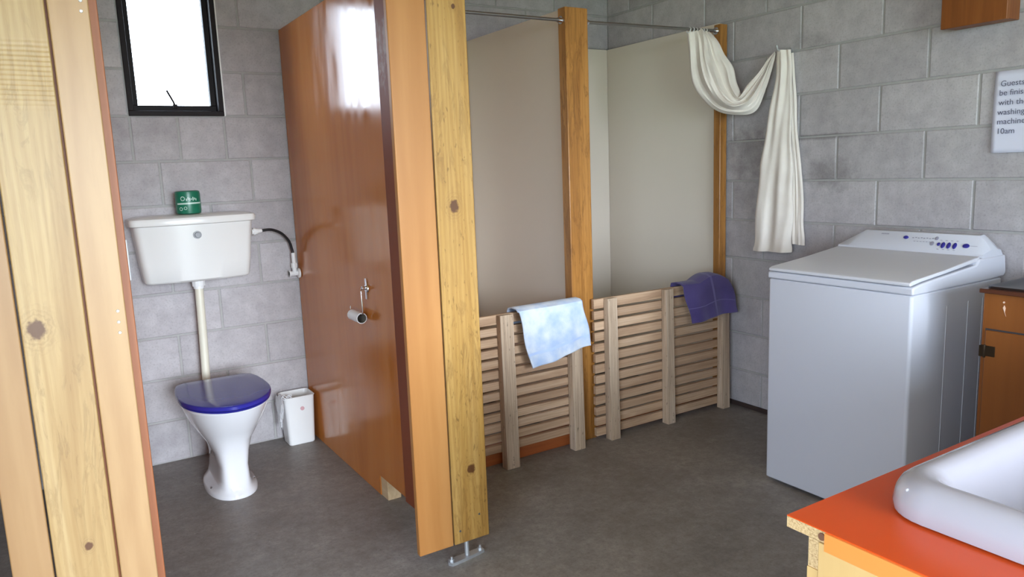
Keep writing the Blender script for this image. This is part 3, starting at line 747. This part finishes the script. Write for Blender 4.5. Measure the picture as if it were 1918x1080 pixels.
tag(o, 'nearly empty white roll hanging on the chrome holder', 'toilet roll')

# waste bin with liner
BI = thing('waste_bin', 'small white plastic bin on the floor between toilet and partition', 'bin', (-2.10, -0.10, 0))
bm = bmesh.new(); rr = []
for (z, hx, hy, r) in ((0.0, 0.060, 0.052, 0.015), (0.004, 0.064, 0.056, 0.018), (0.238, 0.074, 0.066, 0.020), (0.245, 0.077, 0.069, 0.021), (0.247, 0.074, 0.066, 0.020), (0.236, 0.070, 0.062, 0.018), (0.01, 0.058, 0.050, 0.014)):
    rr.append([(x, y, z) for x, y in rrect(-2.108, -0.097, hx, hy, r)])
loft(bm, rr); obj('tub', bm, M_plastic, BI, smooth=True)
bm = bmesh.new(); tube(bm, [(-2.100, -0.1635, 0.185), (-2.100, -0.1655, 0.185)], 0.010, 16); obj('mark', bm, simple('faded_red_print', srgb(205, 160, 165), 0.5), BI)
t = NT('clear_plastic_film'); t.color((0.9, 0.91, 0.94, 1)); t.set(Roughness=0.2, Alpha=0.55); t.b.inputs['Specular IOR Level'].default_value = 0.8
M_film = t.m
bm = bmesh.new(); rnd = random.Random(5); rings = []
for i in range(15):
    z = 0.252-0.155*(i/14); ring = []
    for k in range(30):
        a = 2*pi*k/30; s = 0.6+0.6*sin(pi*min(1, (i+2)/12))
        ring.append((-2.196-0.006*i/14+0.012*s*cos(a)+rnd.uniform(-0.002, 0.002), -0.125+0.045*s*sin(a)*(1-0.3*i/14)+rnd.uniform(-0.004, 0.004), z+0.01*sin(3*a)+rnd.uniform(-0.003, 0.003)))
    rings.append(ring)
loft(bm, rings)
obj('bin_liner', bm, M_film, BI, smooth=True, label='crumpled clear plastic bag hanging over the left side')
bm = bmesh.new()
for s in range(3):
    pts = [( -2.190+0.045*k/5, -0.150-0.006*s+0.004*sin(k*2+s), 0.252+0.010*sin(k*1.3+s*2)) for k in range(6)]
    tube(bm, pts, 0.0022, 6)
obj('liner_twist', bm, M_film, BI, smooth=True)

# ------------------------------------------------------------------ washing machine
WM = thing('washing_machine', 'white top-loading washing machine against the grey block wall', 'washing machine', (-0.36, -2.06, 0))
Y0, Y1 = -2.355, -1.770
obj('plinth', box(-0.628, -0.09, Y0+0.03, Y1-0.03, 0.0, 0.03), M_dark, WM)
bm = bmesh.new()
def hring(z, inset=0, xf=-0.655, xb=-0.07, r=0.012):
    return [(x, y, z) for x, y in rrect((xf+xb)/2, (Y0+Y1)/2, (xb-xf)/2-inset, (Y1-Y0)/2-inset, r, 5)]
loft(bm, [hring(0.012, 0.004), hring(0.016), hring(0.836), hring(0.840, 0.004)])
obj('cabinet', bm, M_wm, WM, smooth=True)
# pressed ribs on the near side
bm = bmesh.new()
for x in (-0.44, -0.30, -0.20): bm_box(bm, x-0.003, x+0.003, Y0-0.0012, Y0+0.001, 0.05, 0.78)
obj('side_rib', bm, M_wm, WM, bevel=0.002)
def prof(pts, ya, yb, r=0.0, taper=None):
    bm = bmesh.new(); n = 10; rings = []
    for k in range(n+1):
        y = ya+(yb-ya)*k/n; rings.append([(x, y, z) for x, z in pts])
    loft(bm, rings); return bm
obj('top_deck', prof([(-0.657, 0.8415), (-0.657, 0.868), (-0.60, 0.877), (-0.26, 0.905), (-0.24, 0.925), (-0.06, 0.925), (-0.048, 0.86), (-0.06, 0.845), (-0.16, 0.8415)], Y0-0.002, Y1+0.002), M_wm, WM, bevel=0.006, seg=3)
obj('lid', prof([(-0.661, 0.871), (-0.662, 0.883), (-0.645, 0.889), (-0.45, 0.906), (-0.225, 0.932), (-0.225, 0.915), (-0.45, 0.893), (-0.60, 0.880)], Y0+0.006, Y1-0.006), M_wmtop, WM, bevel=0.004, seg=3, label='matt white hinged lid')
bm = bmesh.new(); rings = []
for (ya, q) in ((Y0+0.002, 0), (Y0+0.016, 0.55), (Y0+0.036, 1), (Y1-0.100, 1), (Y1-0.050, 0.5), (Y1-0.002, 0)):
    zt = 0.950+0.051*q; zf = 0.938
    rings.append([(-0.224+0.004*(1-q), ya, 0.926), (-0.219+0.004*(1-q), ya, zf), (-0.172+0.012*(1-q), ya, zt), (-0.145, ya, zt+0.003), (-0.115, ya, zt-0.008*q-0.002), (-0.088, ya, 0.945+0.018*q), (-0.064, ya, 0.915), (-0.050, ya, 0.870), (-0.060, ya, 0.862), (-0.10, ya, 0.90)])
loft(bm, rings)
CO = obj('control_panel', bm, M_wm, WM, bevel=0.004, seg=3)
def onpanel(y, s, h=0.003):               # s: 0 bottom .. 1 top of the sloping fascia
    a = Vector((-0.219, y, 0.938)); b = Vector((-0.172, y, 1.001)); d = (b-a); nn = Vector((-d.z, 0, d.x)).normalized()
    return a+d*s+nn*h, d.normalized(), nn
def button(y, s, ry, rs, mat, name='button', h=0.004):
    c, d, nn = onpanel(y, s, 0); n = 20
    bm = bmesh.new()
    rg = lambda q, hh: [c+Vector((0, 1, 0))*(ry*q*cos(2*pi*k/n))+d*(rs*q*sin(2*pi*k/n))+nn*hh for k in range(n)]
    loft(bm, [rg(1, -0.001), rg(1, h*0.7), rg(0.8, h)])
    obj(name, bm, mat, WM, smooth=True)
button(-2.050, 0.68, 0.010, 0.007, M_wmblue)
for y, s in ((-2.186, 0.40), (-2.203, 0.36), (-2.224, 0.36), (-2.246, 0.36)): button(y, s, 0.0072 if y < -2.19 else 0.006, 0.013 if y < -2.19 else 0.007, M_wmblue)
button(-2.286, 0.40, 0.012, 0.009, M_wmblue)
button(-2.170, 0.72, 0.007, 0.008, M_grey, 'dial', 0.002); button(-2.160, 0.42, 0.008, 0.009, M_grey, 'dial', 0.002)
def mark(y0, y1, s0, s1):
    bm = bmesh.new()
    q = [onpanel(y0, s0, 0.0006)[0], onpanel(y1, s0, 0.0006)[0], onpanel(y1, s1, 0.0006)[0], onpanel(y0, s1, 0.0006)[0]]
    bm.faces.new([bm.verts.new(p) for p in q])
    obj('printed_mark', bm, M_grey, WM)
rnd = random.Random(2)
for k in range(8): mark(-2.075-0.011*k, -2.082-0.011*k, 0.66+0.02*(k % 2), 0.71+0.02*(k % 2))
for k in range(6): mark(-2.085-0.012*k, -2.093-0.012*k, 0.48, 0.51)
for k in range(4): mark(-2.185-0.02*k, -2.193-0.02*k, 0.62, 0.65)
for k in range(4): mark(-2.185-0.02*k, -2.193-0.02*k, 0.12, 0.15)
mark(-2.300, -2.325, 0.40, 0.42)
for k in range(6): mark(-1.943-0.0055*k, -1.9475-0.0055*k, 0.80, 0.86)

# ------------------------------------------------------------------ sink cupboard beside the machine
KC = thing('sink_cupboard', 'dark stained plywood sink cupboard right of the washing machine', 'cupboard', (-0.3, -2.8, 0))
obj('carcass', box(-0.58, -0.012, -3.04, -2.541, 0.0, 0.868), M_cab, KC, bevel=0.002)
obj('door', box(-0.590, -0.5805, -3.00, -2.556, 0.06, 0.750), M_cab, KC, bevel=0.002)
obj('door_gap', box(-0.5815, -0.5802, -3.004, -2.552, 0.056, 0.7545), M_dark, KC)
bm = bmesh.new(); bm_box(bm, -0.5935, -0.5900, -2.588, -2.560, 0.668, 0.701); bm_box(bm, -0.5935, -0.5805, -2.554, -2.5415, 0.664, 0.700); tube(bm, [(-0.592, -2.557, 0.662), (-0.592, -2.557, 0.703)], 0.004, 10)
obj('hinge', bm, simple('dark_brass', srgb(60, 48, 34), 0.4, 0.6), KC, bevel=0.0005)
bm = bmesh.new(); prism(bm, [(-2.598, 0.826), (-2.602, 0.834), (-2.606, 0.826), (-2.604, 0.812), (-2.608, 0.800), (-2.603, 0.812)], 'x', -0.5812, -0.5802); tube(bm, [(-0.5802, -2.600, 0.843), (-0.5812, -2.600, 0.843)], 0.003, 10)
obj('paint_chip', bm, simple('chipped_paint', srgb(240, 205, 180), 0.6), KC)
bm = bmesh.new(); bm_box(bm, -0.60, -0.012, -3.05, -2.535, 0.8685, 0.882)
obj('worktop', bm, simple('dark_bench_edge', srgb(84, 48, 34), 0.3), KC, bevel=0.002)
bm = bmesh.new()
rr = []
for (hx, hy, z, r) in ((0.275, 0.245, 0.8825, 0.02), (0.275, 0.245, 0.889, 0.02), (0.262, 0.232, 0.889, 0.02), (0.250, 0.22, 0.884, 0.04), (0.17, 0.17, 0.884, 0.05)): rr.append([(x, y, z) for x, y in rrect(-0.305, -2.79, hx, hy, r)])
loft(bm, rr); obj('sink_top', bm, simple('dull_stainless', (0.10, 0.10, 0.115, 1), 0.35, 1.0, var=0.05), KC, smooth=True)

# ------------------------------------------------------------------ vanity counter and basin
VC = thing('vanity_counter', 'bright orange laminate counter with raw particle board edge in the foreground', 'counter', (-1.3, -3.4, 0))
cx0, cyf, cyn = -2.200, -3.070, -3.72
def sheet(z0, z1, hole=(-2.045, -1.54, -3.59, -3.165)):
    bm = bmesh.new(); h = hole
    A = [(cx0, cyn), (-0.012, cyn), (-0.012, cyf), (cx0, cyf)]; B = [(h[0], h[2]), (h[1], h[2]), (h[1], h[3]), (h[0], h[3])]
    v = [[bm.verts.new((x, y, z)) for x, y in q] for z in (z0, z1) for q in (A, B)]
    for i in range(4):
        j = (i+1) % 4
        bm.faces.new((v[2][i], v[2][j], v[3][j], v[3][i])); bm.faces.new((v[0][j], v[0][i], v[1][i], v[1][j]))
        bm.faces.new((v[0][i], v[0][j], v[2][j], v[2][i])); bm.faces.new((v[1][j], v[1][i], v[3][i], v[3][j]))
    return bm
obj('laminate', sheet(0.7985, 0.800), M_red, VC)
obj('top_board', sheet(0.782, 0.7983), M_chip, VC, label='raw particle board edge')
obj('back_panel', box(cx0, -0.012, -3.124, -3.107, 0.0, 0.7815), M_chip, VC)
obj('end_panel', box(cx0-0.003, cx0+0.014, cyn, -3.1245, 0.0, 0.7815), M_creamwood, VC, bevel=0.001, label='pale yellow plywood end')
obj('edge_strip', box(cx0-0.0035, cx0, cyn, -3.134, 0.772, 0.7983), M_orangeedge, VC, label='bright orange painted strip')
obj('edge_paint', box(cx0-0.002, cx0, -3.124, -3.107, 0.0, 0.738), M_creamwood, VC)
bm = bmesh.new(); tube(bm, [(cx0-0.0005, -3.1285, 0.7905), (cx0-0.0022, -3.1285, 0.7905)], 0.0055, 12); obj('hole_spot', bm, simple('hole_dark', srgb(110, 72, 52), 0.8), VC)  # dark disc stands in for the shade inside a small hole
BA = thing('wash_basin', 'white ceramic wash basin set on the orange counter', 'basin', (-1.8, -3.4, 0.8))
bx0, bx1, by0, by1 = -2.090, -1.50, -3.63, -3.130
ccx, ccy = (bx0+bx1)/2, (by0+by1)/2; hx, hy = (bx1-bx0)/2, (by1-by0)/2
L = [(0.8015, -0.008, 0.068), (0.8035, -0.002, 0.07), (0.815, 0.0, 0.072), (0.832, -0.003, 0.070), (0.845, -0.009, 0.066), (0.853, -0.018, 0.06), (0.857, -0.029, 0.055), (0.856, -0.040, 0.050), (0.850, -0.050, 0.048), (0.836, -0.058, 0.048), (0.80, -0.070, 0.055), (0.74, -0.085, 0.08), (0.695, -0.12, 0.09), (0.685, -0.18, 0.06)]
bm = bmesh.new(); loft(bm, [[(x, y, z) for x, y in rrect(ccx, ccy, hx+o_, hy+o_, r, 8)] for z, o_, r in L], cap=False)
# close the floor of the bowl
bm.verts.ensure_lookup_table(); bm.faces.new(bm.verts[-36:])
obj('bowl', bm, simple('basin_ceramic', srgb(166, 163, 172), 0.14, var=0.01, coat=0.4), BA, smooth=True)
bm = bmesh.new(); tube(bm, [(ccx, ccy, 0.684), (ccx, ccy, 0.6875)], 0.022, 20); obj('waste', bm, M_chrome, BA)

# ------------------------------------------------------------------ things on the right wall
NO = thing('notice', 'white printed paper notice about the washing machine taped to the block wall', 'notice', (0, -2.36, 1.296))
bm = bmesh.new(); vs = []
nu, nv = 14, 16
for j in range(nv+1):
    row = []
    for i in range(nu+1):
        u, v = i/nu, j/nv
        y = -2.258-0.21*u; z = 1.297+0.297*v
        x = -0.006-0.006*(1-u)**4*sin(pi*v*0.9+0.2)-0.004*(1-v)**3
        row.append(bm.verts.new((x, y, z)))
    vs.append(row)
for j in range(nv):
    for i in range(nu): bm.faces.new((vs[j][i], vs[j][i+1], vs[j+1][i+1], vs[j+1][i]))
pp = obj('sheet', bm, M_paper, NO, smooth=True); s = pp.modifiers.new('t', 'SOLIDIFY'); s.thickness = 0.0004
def text(body, y, z, size, parent):
    c = bpy.data.curves.new('lettering', 'FONT'); c.body = body; c.size = size; c.extrude = 0.0002
    o = bpy.data.objects.new('lettering', c)
    COL.objects.link(o)
    dg = bpy.context.evaluated_depsgraph_get(); me = bpy.data.meshes.new_from_object(o.evaluated_get(dg))
    bpy.data.objects.remove(o); bpy.data.curves.remove(c)
    o = bpy.data.objects.new('lettering', me); COL.objects.link(o); me.materials.clear(); me.materials.append(M_ink)
    o.parent = parent; o.location = Vector((-0.0125, y, z))-WLOC[parent.name]
    o.rotation_euler = (pi/2, 0, -pi/2)
for body, y, z in (('Guests', -2.279, 1.539), ('be finished', -2.276, 1.506), ('with the', -2.276, 1.471), ('washing', -2.274, 1.436), ('machine', -2.274, 1.402), ('10am', -2.274, 1.367)):
    text(body, y, z, 0.029, NO)
WB = thing('wooden_box', 'dark brown wooden box fixed high on the block wall', 'box', (-0.06, -2.2, 1.765))
M_box = wood('dark_pine', srgb(136, 78, 34), srgb(106, 56, 22), srgb(158, 98, 48), 0.45, grain=1.0)
obj('case', box(-0.085, -0.003, -2.324, -2.10, 1.768, 2.10), M_box, WB, bevel=0.002)
obj('door', box(-0.102, -0.0855, -2.328, -2.096, 1.765, 2.10), M_box, WB, bevel=0.002)

for o in list(SC.objects):
    k = o.name.split('.')[0]
    g = {'slatted_board': 'slatted boards against the shower fronts', 'shower_post': 'posts along the shower fronts', 'wall_lining': 'cream shower linings',
         'shower_kerb': 'kerb boards of the showers', 'curtain_rail': 'curtain rails over the showers', 'cubicle_partition': 'toilet cubicle partitions', 'towel': 'towels over the slatted boards'}.get(k)
    if g and o.parent is None: o['group'] = g
